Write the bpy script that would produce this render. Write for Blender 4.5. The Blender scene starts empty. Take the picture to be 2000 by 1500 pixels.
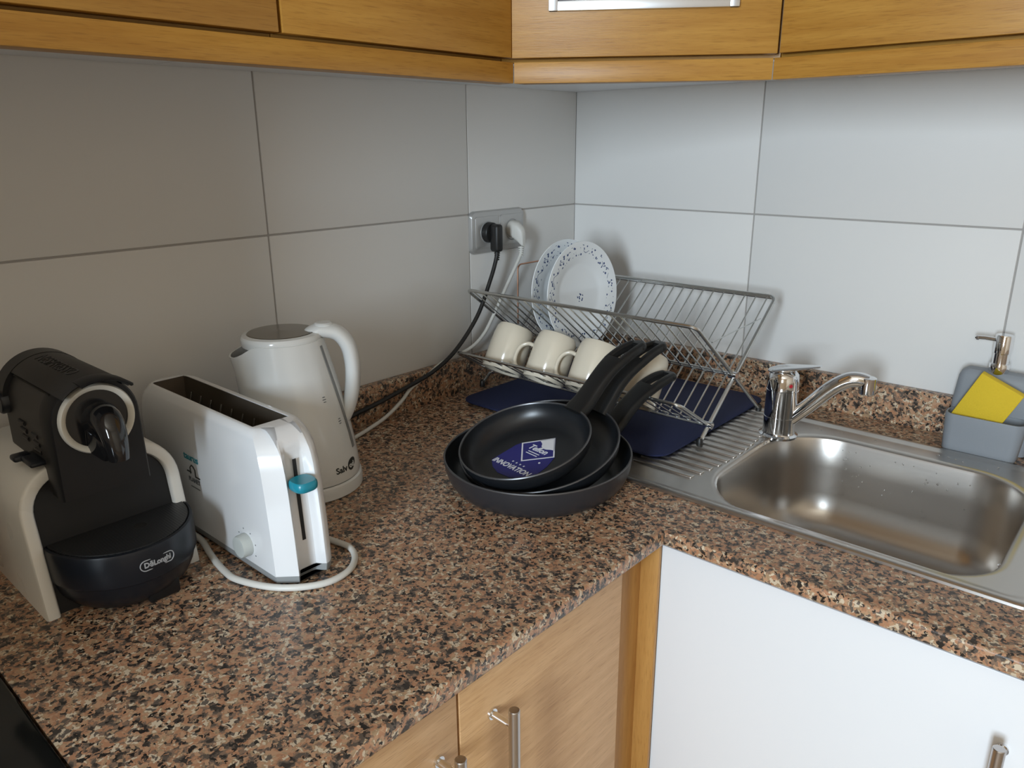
import bpy, bmesh, math, random
from mathutils import Vector, Matrix

# ------------------------------------------------------------------ scene, camera, light
scn = bpy.context.scene
col = scn.collection
H = 0.90                                   # worktop height; every z below is measured from the worktop
R_ = math.radians

yaw, pitch, roll, F_PX = 0.7286, -0.3064, -0.0071, 1493.6
fwd = Vector((-math.sin(yaw) * math.cos(pitch), math.cos(yaw) * math.cos(pitch), math.sin(pitch)))
rgt = fwd.cross(Vector((0, 0, 1))).normalized()
upv = rgt.cross(fwd)
cr, sr = math.cos(roll), math.sin(roll)
rgt, upv = cr * rgt + sr * upv, -sr * rgt + cr * upv
cam_d = bpy.data.cameras.new('camera')
cam_d.sensor_width = 36.0
cam_d.lens = 36.0 * F_PX / 2000.0
cam_d.clip_start = 0.02
cam = bpy.data.objects.new('camera', cam_d)
col.objects.link(cam)
m3 = Matrix((rgt, upv, -fwd)).transposed()
cam.matrix_world = Matrix.Translation((1.0538, -1.3946, 0.4717 + H)) @ m3.to_4x4()
scn.camera = cam

world = bpy.data.worlds.new('World')
scn.world = world
world.use_nodes = True
bg = world.node_tree.nodes['Background']
bg.inputs[0].default_value = (0.80, 0.90, 1.0, 1)
bg.inputs[1].default_value = 1.0

# daylight by the one window behind the photographer: a single light that fills its opening
WX0, WX1, WZ0, WZ1 = 1.16, 1.60, .22, 1.18
win_d = bpy.data.lights.new('window_daylight_offscreen', 'AREA')
win_d.shape = 'RECTANGLE'
win_d.size, win_d.size_y = WX1 - WX0 - .06, WZ1 - WZ0 - .06
win_d.energy = 75
win_d.color = (0.74, 0.88, 1.0)
win = bpy.data.objects.new('window_daylight_offscreen', win_d)
col.objects.link(win)
win.location = ((WX0 + WX1) / 2, -3.285, H + (WZ0 + WZ1) / 2)
win.rotation_euler = (R_(90), 0, 0)

scn.view_settings.view_transform = 'Standard'
scn.view_settings.look = 'None'
scn.view_settings.exposure = 0.0
scn.view_settings.gamma = 1.0
scn.view_settings.use_curve_mapping = False

# ------------------------------------------------------------------ materials
def new_mat(name):
    m = bpy.data.materials.new(name)
    m.use_nodes = True
    nt = m.node_tree
    return m, nt, nt.nodes['Principled BSDF']

def plain(name, rgb, rough=0.5, metal=0.0, spec=0.5, coat=0.0, trans=0.0, bump=0.0, bscale=200.0, var=0.0):
    m, nt, b = new_mat(name)
    b.inputs['Base Color'].default_value = (*rgb, 1)
    b.inputs['Roughness'].default_value = rough
    b.inputs['Metallic'].default_value = metal
    b.inputs['Specular IOR Level'].default_value = spec
    b.inputs['Coat Weight'].default_value = coat
    b.inputs['Coat Roughness'].default_value = 0.08
    b.inputs['Transmission Weight'].default_value = trans
    tc = nt.nodes.new('ShaderNodeTexCoord')
    nz = nt.nodes.new('ShaderNodeTexNoise')
    nz.inputs['Scale'].default_value = bscale
    nt.links.new(tc.outputs['Object'], nz.inputs['Vector'])
    if bump > 0:
        bp = nt.nodes.new('ShaderNodeBump')
        bp.inputs['Strength'].default_value = bump
        bp.inputs['Distance'].default_value = 0.001
        nt.links.new(nz.outputs['Fac'], bp.inputs['Height'])
        nt.links.new(bp.outputs['Normal'], b.inputs['Normal'])
    # slight wear in the gloss, so that nothing is perfectly uniform
    mr = nt.nodes.new('ShaderNodeMapRange')
    mr.inputs['To Min'].default_value = max(0.0, rough - 0.03 - var)
    mr.inputs['To Max'].default_value = rough + 0.03 + var
    wz = nt.nodes.new('ShaderNodeTexNoise'); wz.inputs['Scale'].default_value = 14.0
    nt.links.new(tc.outputs['Object'], wz.inputs['Vector'])
    nt.links.new(wz.outputs['Fac'], mr.inputs['Value'])
    nt.links.new(mr.outputs['Result'], b.inputs['Roughness'])
    return m

def granite():
    m, nt, b = new_mat('granite')
    N, L = nt.nodes, nt.links
    tc = N.new('ShaderNodeTexCoord')
    nz = N.new('ShaderNodeTexNoise'); nz.inputs['Scale'].default_value = 170; nz.inputs['Detail'].default_value = 4
    L.new(tc.outputs['Object'], nz.inputs['Vector'])
    sub = N.new('ShaderNodeVectorMath'); sub.operation = 'SUBTRACT'; sub.inputs[1].default_value = (.5, .5, .5)
    L.new(nz.outputs['Color'], sub.inputs[0])
    scl = N.new('ShaderNodeVectorMath'); scl.operation = 'SCALE'; scl.inputs['Scale'].default_value = 0.011
    L.new(sub.outputs[0], scl.inputs[0])
    add = N.new('ShaderNodeVectorMath'); add.operation = 'ADD'
    L.new(tc.outputs['Object'], add.inputs[0]); L.new(scl.outputs[0], add.inputs[1])
    vo = N.new('ShaderNodeTexVoronoi'); vo.inputs['Scale'].default_value = 215
    L.new(add.outputs[0], vo.inputs['Vector'])
    sep = N.new('ShaderNodeSeparateColor'); L.new(vo.outputs['Color'], sep.inputs[0])
    big = N.new('ShaderNodeTexNoise'); big.inputs['Scale'].default_value = 75; big.inputs['Detail'].default_value = 2
    L.new(tc.outputs['Object'], big.inputs['Vector'])
    mix = N.new('ShaderNodeMath'); mix.operation = 'MULTIPLY_ADD'
    mix.inputs[1].default_value = 0.62
    L.new(sep.outputs[0], mix.inputs[0])
    bm2 = N.new('ShaderNodeMath'); bm2.operation = 'MULTIPLY_ADD'; bm2.inputs[1].default_value = 1.25; bm2.inputs[2].default_value = -0.435
    L.new(big.outputs['Fac'], bm2.inputs[0])
    L.new(bm2.outputs[0], mix.inputs[2])
    rp = N.new('ShaderNodeValToRGB'); rp.color_ramp.interpolation = 'CONSTANT'
    e = rp.color_ramp.elements
    stops = [(0.0, (.045, .036, .030)), (.20, (.110, .086, .068)), (.31, (.24, .155, .105)), (.41, (.42, .215, .120)), (.54, (.48, .285, .170)),
             (.66, (.38, .26, .155)), (.74, (.62, .51, .37)), (.87, (.13, .105, .085))]
    e[0].position, e[0].color = stops[0][0], (*stops[0][1], 1)
    e[1].position, e[1].color = stops[1][0], (*stops[1][1], 1)
    for p, c in stops[2:]:
        k = e.new(p); k.color = (*c, 1)
    L.new(mix.outputs[0], rp.inputs[0])
    # small black mica flecks
    v2 = N.new('ShaderNodeTexVoronoi'); v2.inputs['Scale'].default_value = 300
    L.new(add.outputs[0], v2.inputs['Vector'])
    s2 = N.new('ShaderNodeSeparateColor'); L.new(v2.outputs['Color'], s2.inputs[0])
    gt = N.new('ShaderNodeMath'); gt.operation = 'GREATER_THAN'; gt.inputs[1].default_value = 0.90
    L.new(s2.outputs[1], gt.inputs[0])
    mx = N.new('ShaderNodeMix'); mx.data_type = 'RGBA'
    L.new(gt.outputs[0], mx.inputs[0]); L.new(rp.outputs[0], mx.inputs[6])
    mx.inputs[7].default_value = (.022, .019, .017, 1)
    L.new(mx.outputs[2], b.inputs['Base Color'])
    b.inputs['Roughness'].default_value = 0.30
    return m

def oak(name, grain, c0, c1, rough=0.42):
    """oak veneer; grain = axis index the fibres run along ('d' for the diagonal door)"""
    m, nt, b = new_mat(name)
    N, L = nt.nodes, nt.links
    tc = N.new('ShaderNodeTexCoord')
    mp = N.new('ShaderNodeMapping')
    rt = N.new('ShaderNodeMapping')
    L.new(tc.outputs['Object'], rt.inputs['Vector'])
    if grain == 'd':
        rt.inputs['Rotation'].default_value = (0, 0, -0.6187)
        s = [1, 14, 14]
    else:
        s = [14, 14, 14]; s[grain] = 1
    mp.inputs['Scale'].default_value = s
    L.new(rt.outputs[0], mp.inputs['Vector'])
    n1 = N.new('ShaderNodeTexNoise'); n1.inputs['Scale'].default_value = 5; n1.inputs['Detail'].default_value = 7
    n1.inputs['Roughness'].default_value = 0.62
    L.new(mp.outputs[0], n1.inputs['Vector'])
    mp2 = N.new('ShaderNodeMapping')
    mp2.inputs['Scale'].default_value = [k * 4 if k > 1 else 3 for k in s]
    L.new(rt.outputs[0], mp2.inputs['Vector'])
    n2 = N.new('ShaderNodeTexNoise'); n2.inputs['Scale'].default_value = 14; n2.inputs['Detail'].default_value = 3
    L.new(mp2.outputs[0], n2.inputs['Vector'])
    rp = N.new('ShaderNodeValToRGB')
    rp.color_ramp.elements[0].position = .36; rp.color_ramp.elements[0].color = (*c0, 1)
    rp.color_ramp.elements[1].position = .64; rp.color_ramp.elements[1].color = (*c1, 1)
    L.new(n1.outputs['Fac'], rp.inputs[0])
    r2 = N.new('ShaderNodeValToRGB')
    r2.color_ramp.elements[0].position = .30; r2.color_ramp.elements[0].color = (.62, .55, .48, 1)
    r2.color_ramp.elements[1].position = .46; r2.color_ramp.elements[1].color = (1, 1, 1, 1)
    L.new(n2.outputs['Fac'], r2.inputs[0])
    mx = N.new('ShaderNodeMix'); mx.data_type = 'RGBA'; mx.blend_type = 'MULTIPLY'; mx.inputs[0].default_value = 0.55
    L.new(rp.outputs[0], mx.inputs[6]); L.new(r2.outputs[0], mx.inputs[7])
    L.new(mx.outputs[2], b.inputs['Base Color'])
    b.inputs['Roughness'].default_value = rough
    bp = N.new('ShaderNodeBump'); bp.inputs['Strength'].default_value = .12; bp.inputs['Distance'].default_value = .001
    L.new(n2.outputs['Fac'], bp.inputs['Height']); L.new(bp.outputs[0], b.inputs['Normal'])
    return m

def brushed(name, rgb, rough, axis=0, strength=0.25):
    m, nt, b = new_mat(name)
    N, L = nt.nodes, nt.links
    b.inputs['Base Color'].default_value = (*rgb, 1); b.inputs['Metallic'].default_value = 1
    tc = N.new('ShaderNodeTexCoord'); mp = N.new('ShaderNodeMapping')
    s = [400, 400, 400]; s[axis] = 8
    mp.inputs['Scale'].default_value = s
    L.new(tc.outputs['Object'], mp.inputs['Vector'])
    nz = N.new('ShaderNodeTexNoise'); nz.inputs['Scale'].default_value = 1.0; nz.inputs['Detail'].default_value = 2
    L.new(mp.outputs[0], nz.inputs['Vector'])
    mr = N.new('ShaderNodeMapRange'); mr.inputs['To Min'].default_value = rough - .02; mr.inputs['To Max'].default_value = rough + .02
    L.new(nz.outputs['Fac'], mr.inputs['Value']); L.new(mr.outputs[0], b.inputs['Roughness'])
    bp = N.new('ShaderNodeBump'); bp.inputs['Strength'].default_value = strength; bp.inputs['Distance'].default_value = .0002
    L.new(nz.outputs['Fac'], bp.inputs['Height']); L.new(bp.outputs[0], b.inputs['Normal'])
    return m

def plate_mat():
    """white porcelain with a printed wreath of small blue flowers on the rim and a sprig in the middle"""
    m, nt, b = new_mat('flowered_porcelain')
    N, L = nt.nodes, nt.links
    def mth(op, a, c=None):
        n = N.new('ShaderNodeMath'); n.operation = op
        for i, v in enumerate((a, c)):
            if v is None: continue
            if isinstance(v, (int, float)): n.inputs[i].default_value = v
            else: L.new(v, n.inputs[i])
        return n.outputs[0]
    tc = N.new('ShaderNodeTexCoord')
    sp = N.new('ShaderNodeSeparateXYZ'); L.new(tc.outputs['Object'], sp.inputs[0])
    X, Y = sp.outputs[0], sp.outputs[1]
    r = mth('SQRT', mth('ADD', mth('MULTIPLY', X, X), mth('MULTIPLY', Y, Y)))
    ang = mth('ARCTAN2', Y, X)
    ring = mth('MULTIPLY', mth('GREATER_THAN', r, .0735), mth('LESS_THAN', r, .0935))
    vo = N.new('ShaderNodeTexVoronoi'); vo.inputs['Scale'].default_value = 150
    L.new(tc.outputs['Object'], vo.inputs['Vector'])
    nz = N.new('ShaderNodeTexNoise'); nz.inputs['Scale'].default_value = 90
    L.new(tc.outputs['Object'], nz.inputs['Vector'])
    dots = mth('MULTIPLY', mth('LESS_THAN', vo.outputs['Distance'], .34), mth('GREATER_THAN', nz.outputs['Fac'], .45))
    wob = mth('MULTIPLY', mth('SINE', mth('MULTIPLY', ang, 17.0)), .0045)
    vine = mth('LESS_THAN', mth('ABSOLUTE', mth('SUBTRACT', mth('SUBTRACT', r, .0835), wob)), .0006)
    vine = mth('MULTIPLY', vine, mth('GREATER_THAN', nz.outputs['Fac'], .5))
    motif = mth('MULTIPLY', ring, mth('MAXIMUM', dots, vine))
    cx = mth('SUBTRACT', X, .004); cy = mth('ADD', Y, .006)
    rc = mth('SQRT', mth('ADD', mth('MULTIPLY', cx, cx), mth('MULTIPLY', cy, cy)))
    v3 = N.new('ShaderNodeTexVoronoi'); v3.inputs['Scale'].default_value = 190
    L.new(tc.outputs['Object'], v3.inputs['Vector'])
    sprig = mth('MULTIPLY', mth('LESS_THAN', rc, .009), mth('LESS_THAN', v3.outputs['Distance'], .40))
    f = mth('MAXIMUM', motif, sprig)
    mx = N.new('ShaderNodeMix'); mx.data_type = 'RGBA'
    L.new(f, mx.inputs[0])
    mx.inputs[6].default_value = (.80, .82, .83, 1)
    mx.inputs[7].default_value = (.055, .085, .20, 1)
    L.new(mx.outputs[2], b.inputs['Base Color'])
    b.inputs['Roughness'].default_value = .18
    return m

def perforated():
    m, nt, b = new_mat('perforated_black')
    N, L = nt.nodes, nt.links
    tc = N.new('ShaderNodeTexCoord')
    vo = N.new('ShaderNodeTexVoronoi'); vo.inputs['Scale'].default_value = 330; vo.inputs['Randomness'].default_value = 0.0
    L.new(tc.outputs['Object'], vo.inputs['Vector'])
    rp = N.new('ShaderNodeValToRGB'); rp.color_ramp.interpolation = 'CONSTANT'
    rp.color_ramp.elements[0].color = (.002, .002, .002, 1)
    rp.color_ramp.elements[1].position = .40; rp.color_ramp.elements[1].color = (.022, .023, .025, 1)
    L.new(vo.outputs['Distance'], rp.inputs[0]); L.new(rp.outputs[0], b.inputs['Base Color'])
    bp = N.new('ShaderNodeBump'); bp.inputs['Strength'].default_value = .6; bp.inputs['Distance'].default_value = .001
    L.new(vo.outputs['Distance'], bp.inputs['Height']); L.new(bp.outputs[0], b.inputs['Normal'])
    b.inputs['Roughness'].default_value = .45
    return m

M = dict(
    granite=granite(),
    oak_y=oak('oak_grain_along_left_wall', 1, (.37, .170, .024), (.46, .235, .042)),
    oak_x=oak('oak_grain_along_back_wall', 0, (.37, .170, .024), (.46, .235, .042)),
    oak_d=oak('oak_grain_along_corner_door', 'd', (.37, .170, .024), (.46, .235, .042)),
    oak_base=oak('pale_oak_base_doors', 1, (.55, .32, .145), (.66, .41, .205)),
    oak_fill=oak('amber_oak_filler', 2, (.40, .195, .050), (.48, .25, .07)),
    tile=plain('glazed_wall_tile', (.74, .725, .70), .55, spec=.25, bump=.05, bscale=60),
    grout=plain('tile_grout', (.38, .36, .34), .9, bump=.3, bscale=500),
    plaster=plain('wall_plaster', (.76, .64, .50), .9, bump=.2, bscale=120),
    floor=plain('floor_tile', (.44, .31, .20), .5),
    white_lacquer=plain('white_lacquer', (.80, .81, .83), .35),
    steel=brushed('brushed_steel_sink', (.55, .525, .495), .29, 0, .0),
    steel_bar=brushed('brushed_steel_handle', (.52, .50, .49), .28, 2, .2),
    wire=plain('steel_wire', (.60, .61, .60), .27, 1.0),
    copper=plain('copper_wire', (.55, .30, .20), .35, 1.0),
    chrome=plain('chrome', (.80, .81, .83), .07, 1.0),
    alu=plain('satin_aluminium', (.70, .72, .75), .35, 1.0),
    smoked=plain('smoked_glass', (.10, .11, .14), .06, 0.0, .8),
    cream=plain('cream_plastic', (.80, .785, .74), .28, coat=.2),
    ivory=plain('ivory_ring_plastic', (.74, .71, .63), .25),
    white_pl=plain('white_plastic', (.76, .765, .775), .20, coat=.25),
    kettle_pl=plain('kettle_white_plastic', (.70, .71, .70), .17, coat=.3),
    kettle_in=plain('kettle_lid_plate', (.22, .20, .17), .16, .75),
    kettle_grey=plain('grey_gauge_strip', (.20, .205, .205), .35),
    grey_pl=plain('grey_plastic', (.30, .31, .31), .4),
    knob_pl=plain('pale_grey_knob', (.52, .55, .53), .35),
    teal=plain('teal_plastic', (.012, .235, .32), .30),
    teal_ink=plain('teal_ink', (.012, .19, .235), .5),
    ink=plain('dark_ink', (.02, .022, .02), .5),
    grey_ink=plain('grey_ink', (.13, .14, .15), .5),
    black_satin=plain('black_satin_plastic', (.010, .010, .011), .42, spec=.35, bump=.05, bscale=700),
    black_tray=plain('blue_black_plastic', (.010, .0125, .018), .32, spec=.4),
    black_gloss=plain('black_gloss_plastic', (.009, .009, .010), .10, coat=.4),
    charcoal=plain('charcoal_plastic', (.032, .030, .029), .45, spec=.35, bump=.06, bscale=900),
    perforated=perforated(),
    dark=plain('dark_gap', (.010, .009, .008), .7),
    slot_metal=plain('toaster_slot_metal', (.13, .105, .08), .45, .6),
    nonstick=plain('nonstick_coating', (.011, .0125, .015), .32, bump=.06, bscale=1200),
    pan_out=plain('grey_pan_enamel', (.040, .040, .045), .33, .35),
    bakelite=plain('black_bakelite', (.010, .010, .010), .42, spec=.35),
    rim=plain('bare_pan_rim', (.12, .12, .125), .35, .7),
    sticker=plain('navy_sticker', (.018, .018, .16), .35),
    white_ink=plain('white_ink', (.72, .73, .78), .5),
    silver_ink=plain('silver_ink', (.40, .41, .43), .4),
    mug=plain('cream_stoneware', (.74, .66, .53), .16, coat=.2),
    plate=plate_mat(),
    mat_blue=plain('navy_fabric', (.0065, .012, .055), .85, bump=.5, bscale=900),
    cord_white=plain('white_cord', (.66, .645, .60), .45),
    cord_black=plain('black_cord', (.012, .012, .012), .45),
    socket=plain('silver_grey_plastic', (.48, .475, .465), .30, .45),
    soap_grey=plain('grey_resin', (.235, .255, .28), .55, bump=.08, bscale=500),
    sponge=plain('yellow_sponge', (.74, .52, .030), .9, bump=.9, bscale=900),
    red=plain('red_dot', (.45, .015, .03), .4),
    cooker=plain('black_enamel', (.010, .011, .011), .28),
    cooker_glass=plain('black_glass', (.008, .009, .009), .10),
    water=plain('water', (.95, .97, 1.0), .02, 0, .5, trans=1.0),
    window_white=plain('window_frame_paint', (.75, .75, .75), .5),
)

# ------------------------------------------------------------------ geometry helpers
class B:
    def __init__(self): self.v, self.f = [], []
    def add(self, vs, fs):
        o = len(self.v)
        self.v += [tuple(v) for v in vs]
        self.f += [tuple(i + o for i in f) for f in fs]
        return self
    def bm(self, bm):
        bm.verts.index_update()
        self.add([v.co[:] for v in bm.verts], [[v.index for v in f.verts] for f in bm.faces])
        bm.free(); return self
    def box(self, x0, x1, y0, y1, z0, z1, bev=0.0, seg=2, mtx=None):
        bm = bmesh.new()
        c = Vector(((x0 + x1) / 2, (y0 + y1) / 2, (z0 + z1) / 2))
        bmesh.ops.create_cube(bm, size=1.0)
        for v in bm.verts:
            v.co = Vector((v.co.x * (x1 - x0), v.co.y * (y1 - y0), v.co.z * (z1 - z0))) + c
        if bev: bmesh.ops.bevel(bm, geom=list(bm.edges), offset=bev, segments=seg, affect='EDGES', profile=.5)
        if mtx is not None: bmesh.ops.transform(bm, matrix=mtx, verts=bm.verts)
        return self.bm(bm)
    def prism(self, poly, vec, bev=0.0, seg=2):
        bm = bmesh.new()
        f = bm.faces.new([bm.verts.new(p) for p in poly])
        r = bmesh.ops.extrude_face_region(bm, geom=[f])
        bmesh.ops.translate(bm, verts=[g for g in r['geom'] if isinstance(g, bmesh.types.BMVert)], vec=vec)
        bmesh.ops.recalc_face_normals(bm, faces=bm.faces)
        if bev: bmesh.ops.bevel(bm, geom=list(bm.edges), offset=bev, segments=seg, affect='EDGES', profile=.5)
        return self.bm(bm)
    def loft(self, rings, cap0=True, cap1=True, wrap=True):
        n = len(rings[0]); vs = [p for r in rings for p in r]; fs = []
        for i in range(len(rings) - 1):
            for j in range(n if wrap else n - 1):
                a, b = i * n + j, i * n + (j + 1) % n
                fs.append((a, b, b + n, a + n))
        if cap0: fs.append(tuple(range(n - 1, -1, -1)))
        if cap1: fs.append(tuple(range((len(rings) - 1) * n, len(rings) * n)))
        return self.add(vs, fs)
    def lathe(self, prof, n=48, org=(0, 0, 0), ax=None, cap0=False, cap1=False):
        """prof = [(r, h)]; ax = (e1, e2, axis)"""
        e1, e2, e3 = ax if ax else (Vector((1, 0, 0)), Vector((0, 1, 0)), Vector((0, 0, 1)))
        o = Vector(org)
        rings = [[o + e3 * h + (e1 * math.cos(2 * math.pi * k / n) + e2 * math.sin(2 * math.pi * k / n)) * max(r, 1e-5)
                  for k in range(n)] for r, h in prof]
        return self.loft(rings, cap0, cap1)
    def tube(self, pts, r, n=10, closed=False, ref=None, flat=1.0):
        """sweep; r = number or list; ref = fixed sideways direction; flat = thickness ratio across ref"""
        P = [Vector(p) for p in pts]; N = len(P)
        rs = r if isinstance(r, (list, tuple)) else [r] * N
        T = []
        for i in range(N):
            a = P[(i + 1) % N] if (closed or i < N - 1) else P[i]
            b = P[i - 1] if (closed or i > 0) else P[i]
            T.append((a - b).normalized())
        u = Vector(ref) if ref is not None else (Vector((0, 0, 1)) if abs(T[0].z) < .9 else Vector((1, 0, 0)))
        rings = []
        for i in range(N):
            u = u if ref is None else Vector(ref)
            u = (u - T[i] * u.dot(T[i])).normalized(); w = T[i].cross(u)
            rings.append([P[i] + (u * math.cos(2 * math.pi * k / n) + w * flat * math.sin(2 * math.pi * k / n)) * rs[i] for k in range(n)])
        if closed:
            rings.append(rings[0]); return self.loft(rings, False, False)
        return self.loft(rings, True, True)
    def ball(self, c, r, n=8):
        c = Vector(c); k = n // 2
        return self.lathe([(r * math.sin(math.pi * i / k), -r * math.cos(math.pi * i / k)) for i in range(k + 1)], n, c)

def spline(pts, k=8, closed=False):
    P = [Vector(p) for p in pts]; out = []; n = len(P)
    for i in range(n if closed else n - 1):
        if closed: a, b, c, d = P[i - 1], P[i], P[(i + 1) % n], P[(i + 2) % n]
        else: a, b, c, d = P[max(i - 1, 0)], P[i], P[i + 1], P[min(i + 2, n - 1)]
        for j in range(k):
            t = j / k
            out.append(.5 * ((2 * b) + (c - a) * t + (2 * a - 5 * b + 4 * c - d) * t * t + (3 * b - a - 3 * c + d) * t ** 3))
    if not closed: out.append(P[-1])
    return out

def rrect(x0, x1, y0, y1, r, n=6):
    """rounded rectangle, counter-clockwise from the (x1, y1) corner; r = number or 4 radii"""
    rr = r if isinstance(r, (list, tuple)) else [r] * 4
    out = []
    for (cx, cy, a0), q in zip(((x1, y1, 0), (x0, y1, 90), (x0, y0, 180), (x1, y0, 270)), rr):
        sx = 1 if cx == x1 else -1; sy = 1 if cy == y1 else -1
        for k in range(n + 1):
            a = R_(a0 + 90 * k / n)
            out.append((cx - sx * q + q * math.cos(a), cy - sy * q + q * math.sin(a)))
    return out

ORG = {}
def link(name, me, mat, parent, org):
    me.materials.append(mat)
    o = bpy.data.objects.new(name, me); col.objects.link(o)
    if parent is not None: o.parent = parent
    else: o.location = Vector(org) + Vector((0, 0, H))
    ORG[o] = Vector(org)
    return o

def obj(name, b, mat, parent=None, smooth=32, local=False, org=None):
    """one mesh object; coordinates in b are worktop coordinates unless local"""
    o = ORG[parent] if parent is not None else Vector(org or (0, 0, 0))
    me = bpy.data.meshes.new(name)
    vs = b.v if local else [(x - o.x, y - o.y, z - o.z) for x, y, z in b.v]
    me.from_pydata(vs, [], b.f); me.validate()
    bm = bmesh.new(); bm.from_mesh(me)
    bmesh.ops.remove_doubles(bm, verts=bm.verts, dist=1e-6)
    bmesh.ops.recalc_face_normals(bm, faces=bm.faces)
    bm.to_mesh(me); bm.free()
    if smooth:
        for p in me.polygons: p.use_smooth = True
        me.set_sharp_from_angle(angle=R_(smooth))
    return link(name, me, mat, parent, o)

def tag(o, label, cat, group=None):
    o['label'] = label; o['category'] = cat
    if group: o['group'] = group
    return o

def struct(o, label=None):
    o['kind'] = 'structure'
    if label: o['label'] = label
    return o

def thing(name, label, cat, loc, group=None, mtx=None):
    o = bpy.data.objects.new(name, None); col.objects.link(o)
    o.empty_display_size = .05
    if mtx is not None: o.matrix_world = Matrix.Translation((0, 0, H)) @ mtx
    else: o.location = Vector(loc) + Vector((0, 0, H))
    ORG[o] = Vector(loc)
    return tag(o, label, cat, group)

def share(o, name, parent, off):
    """a repeat of a part, shifted by off"""
    c = o.copy(); col.objects.link(c); c.name = name; c.parent = parent
    c.location = o.location + Vector(off); ORG[c] = ORG[o]
    return c

def text(name, s, size, mat, parent, fn, extrude=.0004, shear=0.0, bold=0.0, align='CENTER', sx=1.0):
    """lettering as a thin mesh; fn maps the flat text plane (x, y, depth) to worktop coordinates"""
    cu = bpy.data.curves.new(name, 'FONT')
    cu.body = s; cu.size = size; cu.extrude = extrude; cu.shear = shear; cu.offset = bold
    cu.align_x = align; cu.align_y = 'CENTER'; cu.resolution_u = 3
    t = bpy.data.objects.new('tmp_text', cu); col.objects.link(t)
    bpy.context.view_layer.update()
    me = bpy.data.meshes.new_from_object(t.evaluated_get(bpy.context.evaluated_depsgraph_get()))
    bpy.data.objects.remove(t); bpy.data.curves.remove(cu)
    o = ORG[parent]
    for v in me.vertices: v.co = Vector(fn(v.co.x * sx, v.co.y, v.co.z)) - o
    me.name = name; me.materials.clear()
    return link(name, me, mat, parent, o)

# ------------------------------------------------------------------ room shell
ROW = (.0396, .3396, .6396)
LY = (0.0, -.3338, -.7645, -1.1952, -1.6259, -2.0566)
BX = (0.0, .4205, .8514, 1.2821, 1.7128, 2.1435)
floor = struct(obj('floor', B().box(-.1, 3.2, -3.4, .1, -.98, -.90), M['floor']))
wl = struct(obj('wall_left', B().box(-.12, -.0016, -3.4, .12, -.90, 1.65), M['grout']), 'left kitchen wall behind the small appliances')
wb = struct(obj('wall_back', B().box(-.0016, 3.2, .0016, .12, -.90, 1.65), M['grout']), 'back kitchen wall behind the sink')
G = .0013
for r in range(2):
    for i in range(5):
        obj('tile', B().box(-.009, 0, LY[i + 1] + G, LY[i] - (G if i else .0), ROW[r] + G, ROW[r + 1] - G, .0012, 2), M['tile'], wl)
        obj('tile', B().box(BX[i] + (G if i else .0), BX[i + 1] - G, 0, .009, ROW[r] + G, ROW[r + 1] - G, .0012, 2), M['tile'], wb)
struct(obj('ceiling', B().box(-.1, 3.2, -3.4, .1, 1.65, 1.75), M['plaster']))
# far wall with the window that lights the kitchen
wf = B()
wx0, wx1, wz0, wz1 = WX0, WX1, WZ0, WZ1
for a in ((-.1, wx0, -.90, 1.65), (wx1, 3.2, -.90, 1.65), (wx0, wx1, -.90, wz0), (wx0, wx1, wz1, 1.65)):
    wf.box(a[0], a[1], -3.40, -3.30, a[2], a[3])
struct(obj('wall_front', wf, M['plaster']))
wn = B()
for a in ((wx0, wx0 + .03, wz0, wz1), (wx1 - .03, wx1, wz0, wz1), (wx0, wx1, wz0, wz0 + .03), (wx0, wx1, wz1 - .03, wz1)):
    wn.box(a[0], a[1], -3.36, -3.29, a[2], a[3])
w1 = struct(obj('window_1', wn, M['window_white']))
obj('sill', B().box(wx0 - .03, wx1 + .03, -3.30, -3.26, wz0 - .03, wz0), M['window_white'], w1)

struct(obj('wall_right', B().box(3.2, 3.3, -3.4, .12, -.90, 1.65), M['plaster']))
# wall stub added out of view to keep window light off the left wall
struct(obj('added_shade_wall', B().box(-.0016, .69, -2.02, -1.90, -.90, 1.65), M['plaster']))

# granite upstands along both walls
struct(obj('trim_1', B().box(0, .020, -1.265, 0, -.001, .0647, .0015), M['granite']), 'speckled granite upstand along the left wall')
struct(obj('trim_2', B().box(.020, 2.14, -.020, 0, -.001, .0647, .0015), M['granite']), 'speckled granite upstand along the back wall')

# ------------------------------------------------------------------ worktop (one L-shaped slab with the sink cut-out)
def worktop():
    bm = bmesh.new()
    xs = [0, .584, .62, .961, 2.14]; ys = [-1.265, -.62, -.508, -.154, 0]
    V = {}
    def vt(i, j):
        if (i, j) not in V: V[i, j] = bm.verts.new((xs[i], ys[j], 0))
        return V[i, j]
    for i in range(4):
        for j in range(4):
            if j == 0 and i > 1: continue
            if j == 2 and i in (1, 2): continue
            bm.faces.new((vt(i, j), vt(i + 1, j), vt(i + 1, j + 1), vt(i, j + 1)))
    r = bmesh.ops.extrude_face_region(bm, geom=list(bm.faces))
    bmesh.ops.translate(bm, verts=[g for g in r['geom'] if isinstance(g, bmesh.types.BMVert)], vec=(0, 0, -.0206))
    bmesh.ops.recalc_face_normals(bm, faces=bm.faces)
    def front(e):
        a, b = e.verts[0].co, e.verts[1].co
        if abs(a.z - b.z) > 1e-6: return False
        on_l = abs(a.x - .62) < 1e-5 and abs(b.x - .62) < 1e-5 and max(a.y, b.y) < -.61
        on_b = abs(a.y + .62) < 1e-5 and abs(b.y + .62) < 1e-5 and min(a.x, b.x) > .61
        return (on_l or on_b) and len(e.link_faces) == 2 and abs(e.link_faces[0].normal.dot(e.link_faces[1].normal)) < .5
    ed = [e for e in bm.edges if front(e)]
    bmesh.ops.bevel(bm, geom=ed, offset=.004, segments=3, affect='EDGES', profile=.5)
    return B().bm(bm)
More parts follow.
